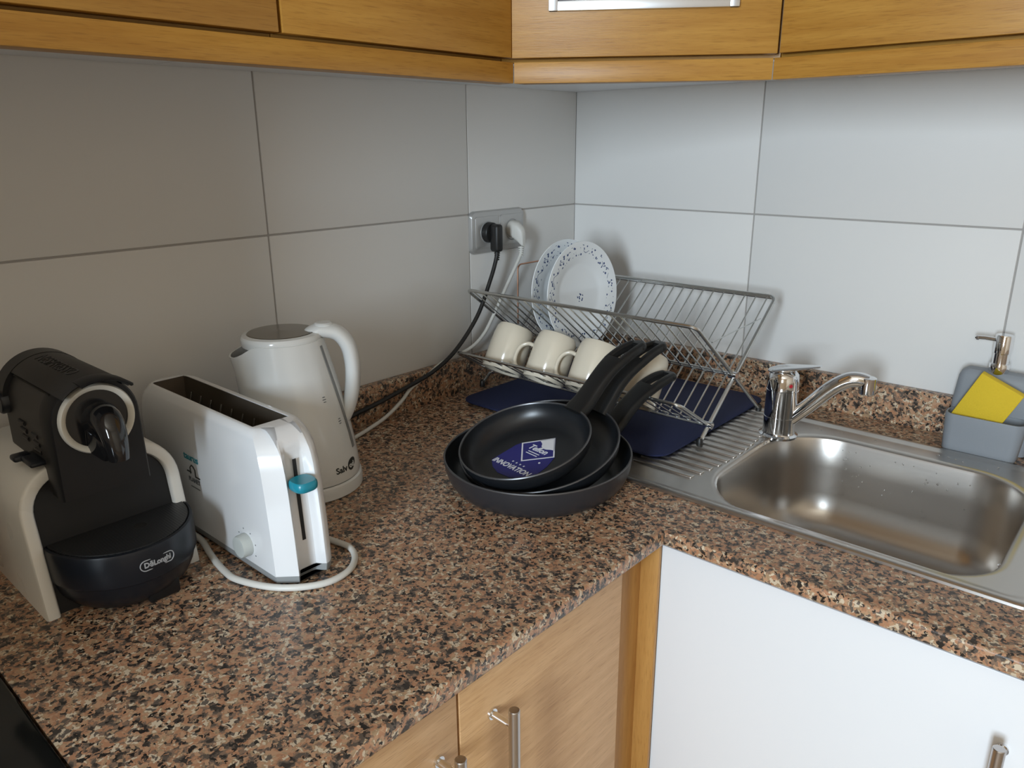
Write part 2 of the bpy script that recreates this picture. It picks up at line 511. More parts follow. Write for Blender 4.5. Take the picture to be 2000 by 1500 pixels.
tag(obj('worktop', worktop(), M['granite']), 'brown and salmon speckled granite worktop running round the corner', 'worktop')

# ------------------------------------------------------------------ wall cabinets
DL, DR = .30, -.34                         # door fronts of the left and the right run
CA, CB = Vector((DL, -.542, 0)), Vector((.584, DR, 0))
ZR0, ZR1, ZD = .549, .5762, .5815           # light rail, then the doors
ZT = 1.28
def wall_unit_left(y0, y1, label):
    t = thing('wall_cabinet', label, 'cabinet', (0, (y0 + y1) / 2, ZR1))
    obj('body', B().box(.001, DL - .021, y0 + .0005, y1 - .0005, ZR1 + .0007, ZT, .001), M['oak_y'], t)
    obj('bottom_panel', B().box(.001, DL - .030, y0 + .0005, y1 - .0005, ZR1 - .006, ZR1), M['white_lacquer'], t)
    obj('door', B().box(DL - .019, DL, y0 + .0022, y1 - .0022, ZD, ZT, .0012), M['oak_y'], t)
    return t
wall_unit_left(-1.70, -.9055, 'oak wall cabinet above the black coffee machine')
wall_unit_left(-.9055, -.5435, 'oak wall cabinet above the white kettle')
t = thing('corner_wall_cabinet', 'oak corner wall cabinet with diagonal door and metal-framed glass', 'cabinet', (.2, -.2, ZR1))
dv = (CB - CA).normalized(); nv = Vector((dv.y, -dv.x, 0))      # along the door, out of the door
def dp(s, d, z): return CA + dv * s + nv * d + Vector((0, 0, z))
obj('body', B().prism([(.001, -.001, ZR1 + .001), (.001, -.5425, ZR1 + .001), (DL - .021, -.5425, ZR1 + .001), tuple(dp(.0, -.021, ZR1 + .001)), tuple(dp(.345, -.021, ZR1 + .001)),
    (.583, DR + .021, ZR1 + .001), (.583, -.001, ZR1 + .001)], (0, 0, ZT - ZR1 - .001)), M['oak_d'], t)
obj('bottom_panel', B().prism([(.001, -.001, ZR1 - .004), (.001, -.5425, ZR1 - .004), (DL - .030, -.5425, ZR1 - .004), tuple(dp(.014, -.032, ZR1 - .004)), tuple(dp(.333, -.032, ZR1 - .004)), (.583, DR + .032, ZR1 - .004), (.583, -.001, ZR1 - .004)], (0, 0, .0046)), M['white_lacquer'], t)
DLEN = (CB - CA).length
def dbox(b, s0, s1, d0, d1, z0, z1, bev=.001):
    mt = Matrix((dv, nv, Vector((0, 0, 1)))).transposed().to_4x4(); mt.translation = CA
    return b.box(s0, s1, d0, d1, z0, z1, bev, 2, mt)
door = B()
GS0, GS1, GZ0, GZ1 = .048, .298, .6385, 1.20
dbox(door, -.008, DLEN + .004, -.019, 0, ZD, ZT)
d = obj('door', door, M['oak_d'], t)
fr = B()
dbox(fr, GS0, GS1, -.004, .006, GZ0, GZ0 + .0125); dbox(fr, GS0, GS1, -.004, .006, GZ1 - .0125, GZ1)
dbox(fr, GS0, GS0 + .0125, -.004, .0065, GZ0, GZ1); dbox(fr, GS1 - .0125, GS1, -.004, .0065, GZ0, GZ1)
obj('glass_frame', fr, M['alu'], d)['label'] = 'satin aluminium frame'
obj('pane', dbox(B(), GS0 + .010, GS1 - .010, -.003, .0015, GZ0 + .010, GZ1 - .010), M['smoked'], d)
hb = B().tube([dp(.326, .030, .652), dp(.326, .030, .80)], .006, 12)
hb.tube([dp(.326, 0, .665), dp(.326, .030, .665)], .0045, 10); hb.tube([dp(.326, 0, .787), dp(.326, .030, .787)], .0045, 10)
obj('handle', hb, M['steel_bar'], d)
t = thing('wall_cabinet', 'oak wall cabinet above the sink', 'cabinet', (.8, -.17, ZR1))
obj('body', B().box(.5845, 1.45, DR + .021, -.001, ZR1 + .0007, ZT, .001), M['oak_x'], t)
obj('bottom_panel', B().box(.5845, 1.45, DR + .031, -.001, ZR1 - .006, ZR1), M['white_lacquer'], t)
obj('door', B().box(.5905, 1.016, DR, DR + .019, ZD, ZT, .0012), M['oak_x'], t)
obj('door', B().box(1.019, 1.449, DR, DR + .019, ZD, ZT, .0012), M['oak_x'], t)
# light rails under the wall cabinets
RI = CA + dv * .003
tag(obj('light_rail', B().box(DL - .028, DL, -1.70, CA.y, ZR0, ZR1, .001), M['oak_y']), 'oak light rail under the wall cabinets above the appliances', 'light rail')
tag(obj('light_rail', B().prism([tuple(dp(.0005, 0, ZR0)), tuple(dp(DLEN - .0005, 0, ZR0)), tuple(dp(DLEN - .012, -.026, ZR0)), tuple(dp(.012, -.026, ZR0))], (0, 0, ZR1 - ZR0), .0006), M['oak_d']), 'short oak light rail under the diagonal corner cabinet', 'light rail')
tag(obj('light_rail', B().box(CB.x, 1.45, DR, DR + .028, ZR0, ZR1, .001), M['oak_x']), 'oak light rail under the wall cabinet above the sink', 'light rail')

# ------------------------------------------------------------------ base cabinets
def bar_handle(door, px, py, z0, z1, out, L=.0):
    """vertical steel bar with two stand-offs; out = unit vector away from the door"""
    o = Vector(out); p = Vector((px, py, 0))
    b = B().lathe([(0, z1), (.0052, z1), (.0060, z1 - .0008), (.0060, z0 + .0008), (.0052, z0), (0, z0)], 20, p + o * .032)
    h = obj('handle', b, M['steel_bar'], door)
    for zz in (z1 - .022, z0 + .022):
        q = B().tube([p + Vector((0, 0, zz)), p + o * .032 + Vector((0, 0, zz))], .0042, 12)
        q.tube([p + Vector((0, 0, zz)), p + o * .003 + Vector((0, 0, zz))], .0062, 14)
        obj('stand_off', q, M['chrome'], h)
    return h
FX = .600
t = thing('base_cabinet', 'oak base cabinet with bar-handled doors under the appliance worktop', 'cabinet', (.30, -.95, -.90))
obj('body', B().box(.001, FX - .020, -1.264, -.625, -.80, -.0215), M['oak_base'], t)
obj('plinth', B().box(.05, .54, -1.264, -.625, -.90, -.80), M['oak_base'], t)
d = obj('door', B().box(FX - .019, FX, -1.262, -.9705, -.79, -.026, .0012), M['oak_base'], t)
bar_handle(d, FX, -.998, -.235, -.079, (1, 0, 0))
d = obj('door', B().box(FX - .019, FX, -.9670, -.682, -.79, -.026, .0012), M['oak_base'], t)
bar_handle(d, FX, -.922, -.235, -.072, (1, 0, 0))
fb = B().box(FX - .020, FX - .014, -.681, -.611, -.80, -.0215, .0005).box(FX - .016, .6125, -.617, -.611, -.80, -.0215, .0005)
obj('corner_filler', fb, M['oak_fill'], t)['label'] = 'amber oak corner filler'
t = thing('sink_cabinet', 'white-fronted base cabinet under the steel sink', 'cabinet', (.9, -.4, -.90))
cb = B()
for a in ((.613, .631, -.585, -.03), (1.31, 1.328, -.585, -.03)): cb.box(a[0], a[1], a[2], a[3], -.80, -.165 if a[0] < 1 else -.0215)
cb.box(.631, 1.31, -.585, -.03, -.80, -.782).box(.631, 1.31, -.048, -.03, -.782, -.0215)
obj('body', cb, M['white_lacquer'], t)
obj('plinth', B().box(.613, 1.328, -.55, -.50, -.90, -.80), M['white_lacquer'], t)
d = obj('door', B().box(.6105, 1.045, -.608, -.588, -.79, -.0275, .0012), M['white_lacquer'], t)
bar_handle(d, 1.006, -.608, -.245, -.088, (0, -1, 0))
obj('door', B().box(1.048, 1.327, -.608, -.588, -.79, -.0275, .0012), M['white_lacquer'], t)

# ------------------------------------------------------------------ black cooker beyond the end of the worktop
t = thing('cooker', 'black cooker standing against the end of the granite worktop', 'cooker', (.31, -1.58, -.90))
obj('body', B().box(.03, .60, -1.866, -1.2675, -.90, -.02, .003), M['cooker'], t)
obj('hob_top', B().box(.03, .625, -1.868, -1.2665, -.02, .001, .003, 3), M['cooker_glass'], t)
od = obj('oven_door', B().box(.60, .622, -1.86, -1.275, -.72, -.14, .004), M['cooker_glass'], t)
obj('handle', B().tube([(.655, -1.82, -.18), (.655, -1.31, -.18)], .009, 12).tube([(.62, -1.80, -.18), (.655, -1.80, -.18)], .007, 10).tube([(.62, -1.33, -.18), (.655, -1.33, -.18)], .007, 10), M['steel_bar'], od)
for k in range(4):
    obj('knob', B().lathe([(.020, 0), (.018, .018), (0, .019)], 24, (.60, -1.78 + k * .14, -.08), (Vector((0, 1, 0)), Vector((0, 0, 1)), Vector((1, 0, 0)))), M['charcoal'], t)

# ------------------------------------------------------------------ sink
def ring(poly, z): return [(x, y, z) for x, y in poly]
SX0, SX1, SY0, SY1 = .435, 1.016, -.5235, -.1005
BX0, BX1, BY0, BY1 = .590, .9555, -.503, -.160
BR = (.085, .100, .105, .075)
def bowl(i, n=10):
    return rrect(BX0 + i, BX1 - i, BY0 + i, BY1 - i, [max(q - i, .02) for q in BR], n)
def deck(i): return rrect(SX0 + i, SX1 - i, SY0 + i, SY1 - i, .030, 10)
t = thing('kitchen_sink', 'stainless steel inset sink with ribbed drainer and deep bowl', 'sink', (.75, -.31, 0))
obj('deck', B().loft([ring(deck(0), .0002), ring(deck(.0003), .0035), ring(deck(.003), .0052), ring(deck(.010), .0052), ring(deck(.017), .0026),
    ring(deck(.022), .0022), ring(bowl(-.010), .0022), ring(bowl(-.004), .0016), ring(bowl(0), -.0015)], False, False), M['steel'], t, 50)
obj('bowl', B().loft([ring(bowl(0), -.0015), ring(bowl(.002), -.006), ring(bowl(.005), -.05), ring(bowl(.009), -.095), ring(bowl(.016), -.122),
    ring(bowl(.030), -.140), ring(bowl(.052), -.149), ring(bowl(.080), -.151), ring(bowl(.13), -.1525)], False, True), M['steel'], t, 50)
DY0, DY1 = -.455, -.125
rib0 = None
for k in range(16):
    y = DY0 + (DY1 - DY0) * k / 15
    xe = .582 - .035 * abs((y + .33) / .2) ** 2.0
    b = B().box(.468, xe, y - .0055, y + .0055, .0012, .0048, .0017, 3)
    obj('drainer_rib', b, M['steel'], t)
wr = obj('waste', B().lathe([(.0, -.1505), (.022, -.1505), (.036, -.1500), (.043, -.1512), (.045, -.156)], 36, (.773, -.33, 0)), M['chrome'], t)
ch = B()
for k in range(26):
    u = k / 25
    ch.ball((.9535 - .012 * u, -.425 + .17 * math.sin(u * 1.5), -.006 - .115 * u), .0022, 8)
obj('bead_chain', ch, M['chrome'], t)
rnd = random.Random(4)
wd = B()
for k in range(95):
    y = rnd.uniform(0, 1)
    if k < 70:                              # drops clinging to the back wall of the bowl
        x = rnd.uniform(.67, .90); z = -.012 - .10 * rnd.random() ** 1.2
        i = .0025 + (-z / .095) * .0065
        wd.ball((x, BY1 - i - .0004, z), rnd.uniform(.0008, .0019), 6)
    else:                                   # and on the steel deck round the tap
        x, yy = rnd.choice([(rnd.uniform(.575, .60), rnd.uniform(-.30, -.24)), (rnd.uniform(.62, .90), rnd.uniform(-.148, -.128))])
        wd.ball((x, yy, .0024), rnd.uniform(.0008, .0018), 6)
o = obj('water_drops', wd, M['water'], t); o['kind'] = 'stuff'

# ------------------------------------------------------------------ tap
fx, fy = .590, -.207
t = thing('mixer_tap', 'chrome single-lever mixer tap behind the sink bowl', 'tap', (fx, fy, .002))
obj('body', B().lathe([(.0, .0015), (.031, .0015), (.031, .0050), (.0265, .0075), (.0255, .012), (.0255, .036), (.0248, .0365), (.0248, .0372), (.0255, .0378), (.0255, .082), (.0246, .0826), (.0246, .0836), (.0256, .0842), (.0254, .098),
    (.0235, .108), (.0175, .115), (.0, .118)], 40, (fx, fy, 0)), M['chrome'], t, 40)
lv = B()
L0, L1 = Vector((fx - .024, fy, .1115)), Vector((fx + .056, fy + .006, .1295))
for w_, z_ in ((.0, 0),):
    rings = []
    for s, hw, th in ((0, .012, .006), (.12, .0215, .009), (.35, .0225, .010), (.6, .0165, .007), (.85, .0105, .0045), (.97, .0085, .0040), (1.0, .006, .003)):
        c = L0.lerp(L1, s); d_ = (L1 - L0).normalized(); u_ = Vector((-d_.y, d_.x, 0)).normalized(); w = d_.cross(u_)
        rings.append([c + u_ * hw * math.cos(2 * math.pi * k / 16) + w * th * .5 * math.sin(2 * math.pi * k / 16) for k in range(16)])
    lv.loft(rings)
obj('lever', lv, M['chrome'], t)
sp = spline([(fx + .010, fy + .001, .026), (fx + .040, fy + .006, .058), (fx + .072, fy + .013, .094), (fx + .093, fy + .018, .1105), (fx + .108, fy + .022, .1145), (fx + .122, fy + .026, .1125)], 6)
n_ = len(sp)
s_ = obj('spout', B().tube(sp, [.0115 + .001 * math.sin(i / n_ * 3.1) for i in range(n_)], 16, ref=(-.2, .98, 0)), M['chrome'], t)
obj('aerator', B().lathe([(0, .1205), (.010, .1205), (.0125, .1190), (.0128, .101), (.0115, .1005), (.0115, .094), (.0105, .0925), (0, .0925)], 28, (fx + .122, fy + .026, 0)), M['chrome'], s_)
obj('red_mark', B().lathe([(0, 0), (.0032, 0), (.0028, .0008), (0, .001)], 16, (fx + .0195, fy - .0160, .094), (Vector((.63, .77, 0)), Vector((0, 0, 1)), Vector((.77, -.63, 0)))), M['red'], t)['label'] = 'small red hot-water mark'

# ------------------------------------------------------------------ soap dispenser and sponge
t = thing('soap_dispenser', 'grey soap dispenser with chrome pump and sponge pocket behind the sink', 'soap dispenser', (.86, -.065, 0))
def sd(x0, x1, y0, y1, z, r): return ring(rrect(x0, x1, y0, y1, r, 6), z)
obj('body', B().loft([sd(.8075, .9175, -.0585, -.024, .001, .010), sd(.8065, .9185, -.0590, -.024, .003, .011), sd(.8055, .9185, -.0590, -.024, .070, .011), sd(.8095, .9165, -.0590, -.025, .114, .011), sd(.8125, .9130, -.0570, -.027, .122, .009), sd(.8185, .9070, -.0530, -.031, .1265, .007)]), M['soap_grey'], t, 40)
obj('sponge_pocket', B().loft([sd(.811, .910, -.0985, -.058, .001, .012), sd(.809, .911, -.0995, -.058, .004, .014), sd(.8065, .9165, -.1005, -.058, .060, .015), sd(.8070, .9160, -.1000, -.0585, .0625, .0145), sd(.8095, .9135, -.0975, -.0600, .0625, .013),
    sd(.8115, .9085, -.0965, -.0600, .006, .012)], True, True), M['soap_grey'], t, 40)
pm = B().lathe([(0, .124), (.0135, .124), (.0142, .126), (.0142, .138), (.0135, .140), (.0112, .140), (.0112, .156), (.0125, .157), (.0125, .183), (.0115, .1850), (0, .1850)], 32, (.8605, -.042, 0))
pu = obj('pump', pm, M['chrome'], t, 35)
obj('nozzle', B().tube([(.852, -.042, .1760), (.835, -.042, .1765), (.8245, -.042, .1755)], [.0032, .0030, .0030], 12).ball((.8245, -.042, .1752), .0038, 10), M['chrome'], pu)
an = math.atan2(-.026, .059)
mt = Matrix.Translation((.847, -.0945, .133)) @ Matrix.Rotation(-an, 4, 'Y') @ Matrix.Rotation(R_(4), 4, 'X')
tag(obj('sponge', B().box(0, .0645, .001, .0150, -.0915, 0, .0015, 2, mt), M['sponge']), 'yellow sponge cloth leaning in the grey soap dispenser pocket', 'sponge')

# ------------------------------------------------------------------ drying mat
mat_o = rrect(.068, .502, -.437, -.060, .030, 8)
mo = B().loft([ring(mat_o, .0056), ring(rrect(.066, .504, -.439, -.058, .031, 8), .0072), ring(rrect(.066, .504, -.439, -.058, .031, 8), .0095), ring(rrect(.069, .501, -.436, -.061, .030, 8), .0110)])
tag(obj('drying_mat', mo, M['mat_blue']), 'navy blue fabric drying mat under the wire dish rack', 'mat')

# ------------------------------------------------------------------ dish rack
XL, XR = .030, .515
A0, A1 = (-.337, .0075), (-.089, .208)       # back grid: front foot -> top bar      (y, z)
B0, B1 = (-.118, .0075), (-.374, .204)       # front grid: back foot -> front top bar
C0, C1 = (-.311, .0300), (-.409, .089)       # cup shelf: hinge -> front bar
def lerp2(a, b, s): return (a[0] + (b[0] - a[0]) * s, a[1] + (b[1] - a[1]) * s)
t = thing('dish_rack', 'folding steel wire dish rack holding plates and mugs', 'dish rack', (.27, -.22, .0))
def frame(a, b, r, rad=.012):
    """a U of wire: up one side, along the far bar and down the other side"""
    d = Vector((0, b[0] - a[0], b[1] - a[1])).normalized()
    pl, pr = Vector((XL, *b)), Vector((XR, *b))
    pts = [Vector((XL, *a))]
    for k in range(7):
        q = math.pi / 2 * k / 6
        pts.append(pl + Vector((rad * (1 - math.cos(q)), 0, 0)) - d * rad * (1 - math.sin(q)))
    for k in range(7):
        q = math.pi / 2 * k / 6
        pts.append(pr - Vector((rad * (1 - math.sin(q)), 0, 0)) - d * rad * (1 - math.cos(q)))
    pts.append(Vector((XR, *a)))
    return B().tube(pts, r, 10)
def rods(name, a, b, r, n=24, x0=.034, x1=.511, off=0.0):
    """n alike wires, side by side"""
    d = Vector((0, b[0] - a[0], b[1] - a[1])).normalized(); nn = Vector((0, -d.z, d.y)) * off
    first = obj(name, B().tube([Vector((0, *a)) + nn, Vector((0, *b)) + nn], r, 7), M['wire'], t)
    for k in range(n):
        x = x0 + (x1 - x0) * (k + .5) / n
        if k == 0: first.location.x = x; base = first
        else: share(base, name, t, (x - base.location.x, 0, 0))
obj('back_frame', frame(A0, A1, .0035), M['wire'], t)
obj('front_frame', frame(B0, B1, .0032), M['wire'], t)
obj('cup_shelf_frame', frame(C0, C1, .0029), M['wire'], t)
rods('back_wire', lerp2(A0, A1, .105), lerp2(A0, A1, 1.0), .0015, 23)
BC = lerp2(B0, B1, .458)
rods('front_wire', BC, B1, .0015, 23)
rods('cup_shelf_wire', C0, C1, .0015, 23)
AC = lerp2(A0, A1, .42)
for nm, q, r in (('hinge_bar', BC, .0024), ('hinge_bar', (C0[0] - .002, C0[1] - .001), .0022), ('cross_bar', lerp2(B0, B1, .485), .0018), ('cross_bar', lerp2(C0, C1, .22), .0014), ('cross_bar', lerp2(A0, A1, .985), .0018), ('cross_bar', lerp2(B0, B1, .985), .0016)):
    obj(nm, B().tube([(XL, *q), (XR, *q)], r, 8), M['wire'], t)
for x in (XL, XR):
    for q in (BC, C0):
        obj('clip', B().tube([(x - .007, q[0], q[1]), (x + .007, q[0], q[1])], .0058, 14), M['chrome'], t)
    for q in (A0, B0):
        obj('foot', B().lathe([(0, 0), (.0052, 0), (.0056, .002), (.005, .010), (.0032, .013)], 14, (x, q[0], q[1] - .0062 if False else (.0105 if x == XL and q is B0 and False else .0022))), M['cord_black'], t)
obj('link_wire', B().tube([(XR - .010, -.300, .165), (XR - .012, -.118, .172)], .0011, 6), M['wire'], t)
cw = [(.050, -.250, .100), (.050, -.250, .229)] + [(.050, -.250 + .010 * (1 - math.cos(R_(a))), .229 + .010 * math.sin(R_(a))) for a in (30, 60, 90)] + [(.050, -.130, .239), (.050, -.124, .236), (.050, -.120, .229), (.050, -.120, .19)]
obj('guard_wire', B().tube(cw, .0016, 8), M['copper'], t)['label'] = 'copper-coloured wire guard'

# ------------------------------------------------------------------ plates in the rack
def plate(x, y, z, tilt, turn, label):
    pr = [(0, 0), (.052, 0), (.056, .0012), (.072, .0085), (.098, .0130), (.1000, .0142), (.0995, .0156), (.097, .0152), (.072, .0112), (.060, .0052), (.052, .0032), (0, .0030)]
    b = B().lathe(pr, 64)
    o = obj('dinner_plate', b, M['plate'], None, 40, True)
    ax = Vector((math.cos(tilt) * math.cos(turn), math.cos(tilt) * math.sin(turn), math.sin(tilt)))
    e2 = Vector((0, 0, 1)); e2 = (e2 - ax * e2.dot(ax)).normalized(); e1 = e2.cross(ax)
    m = Matrix((e1, e2, ax)).transposed().to_4x4(); m.translation = (x, y, z + H)
    o.matrix_world = m
    return tag(o, label, 'plate', 'plates in the dish rack')
plate(.145, -.228, .194, R_(5), R_(-4), 'white plate with blue flowered rim, the one nearer the wall socket')
plate(.188, -.235, .194, R_(5), R_(-4), 'white plate with blue flowered rim, the one nearer the sink')

# ------------------------------------------------------------------ mugs upside down on the cup shelf
MA = Vector((0, .51, .86)).normalized()
ME1 = Vector((1, 0, 0)); ME2 = MA.cross(ME1)
def mug(x, ang, label):
    base = Vector((x, -.3150, .1315)); top = base - MA * .0905
    m = Matrix((ME1, ME2, MA)).transposed().to_4x4(); m.translation = top
    g = thing('mug', label, 'mug', (0, 0, 0), 'mugs upside down on the rack', m)
    ORG[g] = Vector((0, 0, 0))
    pr = [(.0360, .004), (.0360, .0005), (.0375, 0), (.0387, .0015), (.0387, .050), (.0382, .068), (.0362, .082), (.0328, .0890), (.0290, .0905), (.0265, .0905), (.0257, .0890), (0, .0888)]
    inn = [(.0360, .004), (.0360, .050), (.0340, .078), (.028, .085), (0, .086)]
    obj('body', B().lathe(pr, 48).lathe(inn, 48), M['mug'], g, 40, True)
    d = Vector((math.cos(ang), math.sin(ang), 0))
    hp = spline([d * .036 + Vector((0, 0, .014)), d * .049 + Vector((0, 0, .009)), d * .0615 + Vector((0, 0, .017)), d * .0655 + Vector((0, 0, .034)), d * .0615 + Vector((0, 0, .051)), d * .049 + Vector((0, 0, .060)), d * .034 + Vector((0, 0, .058))], 6)
    obj('handle', B().tube(hp, .0048, 12, ref=d.cross(Vector((0, 0, 1))), flat=.8), M['mug'], g, 60, True)
mug(.104, R_(80), 'cream mug nearest the socket wall on the cup shelf, handle turned away')
mug(.207, R_(203), 'cream mug second from the socket wall on the cup shelf, handle sideways')
mug(.304, R_(203), 'cream mug third from the socket wall on the cup shelf, handle sideways')
mug(.400, R_(190), 'cream mug behind the frying pan handles on the cup shelf')

# ------------------------------------------------------------------ frying pans
def pan(label, c, R, tilt, depth, az, path, mat_out, bfrac=.72):
    """c = rim centre, tilt = (nx, ny) of the rim plane, path = [(distance from centre, z)] of the handle's centre line"""
    c = Vector(c)
    n = Vector((tilt[0], tilt[1], 1)).normalized()
    e1 = (Vector((1, 0, 0)) - n * n.x).normalized(); e2 = n.cross(e1)
    t = thing('frying_pan', label, 'frying pan', c - n * depth)
    ax = (e1, e2, n); rb = R * bfrac; k = R - rb
    out = [(0, -depth), (rb * .96, -depth), (rb, -depth + .001)]
    for i in range(1, 9):
        s = i / 8
        out.append((rb + k * math.sin(s * math.pi / 2) ** .9, -depth + .001 + (depth - .001) * (1 - math.cos(s * math.pi / 2)) ** .95))
    inn = [(0, -depth + .0035), (rb * .97, -depth + .0035)]
    for i in range(1, 9):
        s = i / 8
        inn.append((rb * .97 + (R - .0026 - rb * .97) * math.sin(s * math.pi / 2) ** .9, -depth + .0035 + (depth - .0035) * (1 - math.cos(s * math.pi / 2)) ** .95))
    body = obj('body', B().lathe(out, 72, c, ax), mat_out, t, 40)
    obj('cooking_surface', B().lathe(inn, 72, c, ax), M['nonstick'], t, 40)
    obj('rim', B().lathe([(R - .0028, -.0006), (R - .0020, .0008), (R - .0004, .0008), (R + .0004, -.0004), (R, -.0015)], 72, c, ax), M['rim'], t)
    hd = Vector((math.cos(az), math.sin(az), 0)); side = Vector((-math.sin(az), math.cos(az), 0))
    P = spline([c + hd * r - Vector((0, 0, c.z)) + Vector((0, 0, z)) for r, z in path], 10)
    # arc length
    S = [0.0]
    for i in range(1, len(P)): S.append(S[-1] + (P[i] - P[i - 1]).length)
    Lh = S[-1]; SL = Lh - .060                     # the loop with the hanging slot takes the last 6 cm
    def at(s):
        s = min(max(s, 0), Lh)
        for i in range(1, len(P)):
            if S[i] >= s:
                q = (s - S[i - 1]) / max(S[i] - S[i - 1], 1e-9); T = (P[i] - P[i - 1]).normalized()
                return P[i - 1].lerp(P[i], q), T
        return P[-1], (P[-1] - P[-2]).normalized()
    def sect(p, T, hw, th, w0=0.0, n=16):
        up = side.cross(T) * -1
        r = []
        for k in range(n):
            a = 2 * math.pi * k / n
            ca, sa = math.cos(a), math.sin(a)
            sq = lambda v: math.copysign(abs(v) ** .55, v)
            r.append(p + side * (w0 + hw * sq(ca)) + up * th * .5 * sq(sa))
        return r
    rings = []
    for i in range(13):
        s = (SL + .004) * i / 12; p, T = at(s); u = i / 12
        hw = .0215 - .0030 * math.sin(u * math.pi) - .0015 * u
        rings.append(sect(p, T, hw, .018 - .004 * u))
    h = B().loft(rings)
    for sg in (-1, 1):                                # the two cheeks of the slot
        rings = []
        for i in range(9):
            s = SL - .002 + (.052) * i / 8; p, T = at(s)
            rings.append(sect(p, T, .0055, .0130, sg * (.0132 - .0035 * (i / 8) ** 3)))
        h.loft(rings)
    rings = []
    for i in range(7):
        s = Lh - .014 + .014 * i / 6; p, T = at(s)
        rings.append(sect(p, T, .0165 * math.sqrt(max(1 - (i / 6) ** 3, .12)), .0125 - .003 * (i / 6)))
    h.loft(rings)
    obj('handle', h, M['bakelite'], t, 50)
    return t, c, n, e1, e2
pan('largest frying pan with grey outside, at the bottom of the nested stack', (.4015, -.6095, .0480), .1350, (.01, -.045), .0465, R_(77),
    [(.130, .045), (.152, .059), (.178, .081), (.212, .101), (.246, .112), (.272, .1135)], M['pan_out'], .80)
pan('middle-sized black frying pan nested between the other two', (.4058, -.6118, .0625), .1154, (-.0, -.275), .036, R_(76),
    [(.108, .085), (.126, .105), (.146, .128), (.178, .151), (.210, .166), (.238, .171)], M['nonstick'])
t, pc, pn, pe1, pe2 = pan('smallest black frying pan on top, with a navy sticker inside', (.4086, -.6467, .0805), .0937, (-.026, -.288), .0330, R_(77.5),
    [(.089, .098), (.110, .113), (.137, .140), (.162, .160), (.192, .174), (.222, .181)], M['nonstick'])
# sticker on the floor of the smallest pan
fl = pc - pn * (.0330 - .0035)
def on_floor(x, y, d): return fl + pe1 * x + pe2 * y + pn * d
pts = [(-.0440, -.0300), (-.034, .013), (-.0292, .0205), (.0100, .0505), (.0385, .0110), (.042, -.010), (.040, -.030), (.030, -.0455), (.008, -.0520), (-.015, -.0505), (-.032, -.042)]
st = obj('sticker', B().prism([tuple(on_floor(x, y, .0001)) for x, y in pts], pn * .0003), M['sticker'], t, 0)
ra = math.atan2(-.009, .070)
def flat_at(ox, oy):
    def fn(x, y, z): return on_floor(ox + x * math.cos(ra) - y * math.sin(ra), oy + x * math.sin(ra) + y * math.cos(ra), .0005 + z)
    return fn
text('lettering', 'INNOVATION', .0125, M['white_ink'], st, flat_at(-.006, -.0320), .00015, .25, .0003, sx=.93)
text('lettering', 'Teflon', .0145, M['white_ink'], st, flat_at(.0045, .0165), .00015, .25, .0003, sx=.95)
dc = [Vector(q) for q in ((-.0290, .0200), (.0100, .0500), (.0382, .0110), (-.0008, -.0160))]
ctr = sum(dc, Vector((0, 0))) / 4
fb = B()
for i in range(4):
    a, b_ = dc[i], dc[(i + 1) % 4]; ai, bi = ctr + (a - ctr) * .915, ctr + (b_ - ctr) * .915
    fb.prism([tuple(on_floor(q.x, q.y, .00045)) for q in (a, b_, bi, ai)], pn * .0002)
o_ = dc[1]; w1v, w2v = (dc[0] - o_), (dc[2] - o_)                 # the white wave filling the corner of the lozenge
wave = [o_] + [o_ + w1v * a + w2v * b for a, b in ((.46, 0.0), (.42, .10), (.38, .22), (.40, .34), (.36, .46), (.26, .54), (.14, .58), (.04, .64), (0, .70))]
fb.prism([tuple(on_floor(q.x, q.y, .00045)) for q in wave], pn * .0002)
for k in range(2):
    c0 = Vector((.0035 - k * .001, .0075 - k * .0042)); dx = Vector((math.cos(ra), math.sin(ra))); dy = Vector((-dx.y, dx.x))
    fb.prism([tuple(on_floor(*(c0 + dx * a + dy * b), .00045)) for a, b in ((-.011, -.0007), (.011, -.0007), (.011, .0007), (-.011, .0007))], pn * .0002)
for k in range(4):
    c0 = Vector((-.0115 + .0075 * k, -.0205 - .0011 * k))
    fb.prism([tuple(on_floor(c0.x + (.0019 if j % 2 == 0 else .0008) * math.sin(math.pi * j / 5), c0.y + (.0019 if j % 2 == 0 else .0008) * math.cos(math.pi * j / 5), .00045)) for j in range(10)], pn * .0002)
fb.prism([tuple(on_floor(.0265 + .0017 * math.cos(math.pi * j / 6), -.0085 + .0017 * math.sin(math.pi * j / 6), .00045)) for j in range(12)], pn * .0002)
obj('printed_marks', fb, M['white_ink'], st, 0)

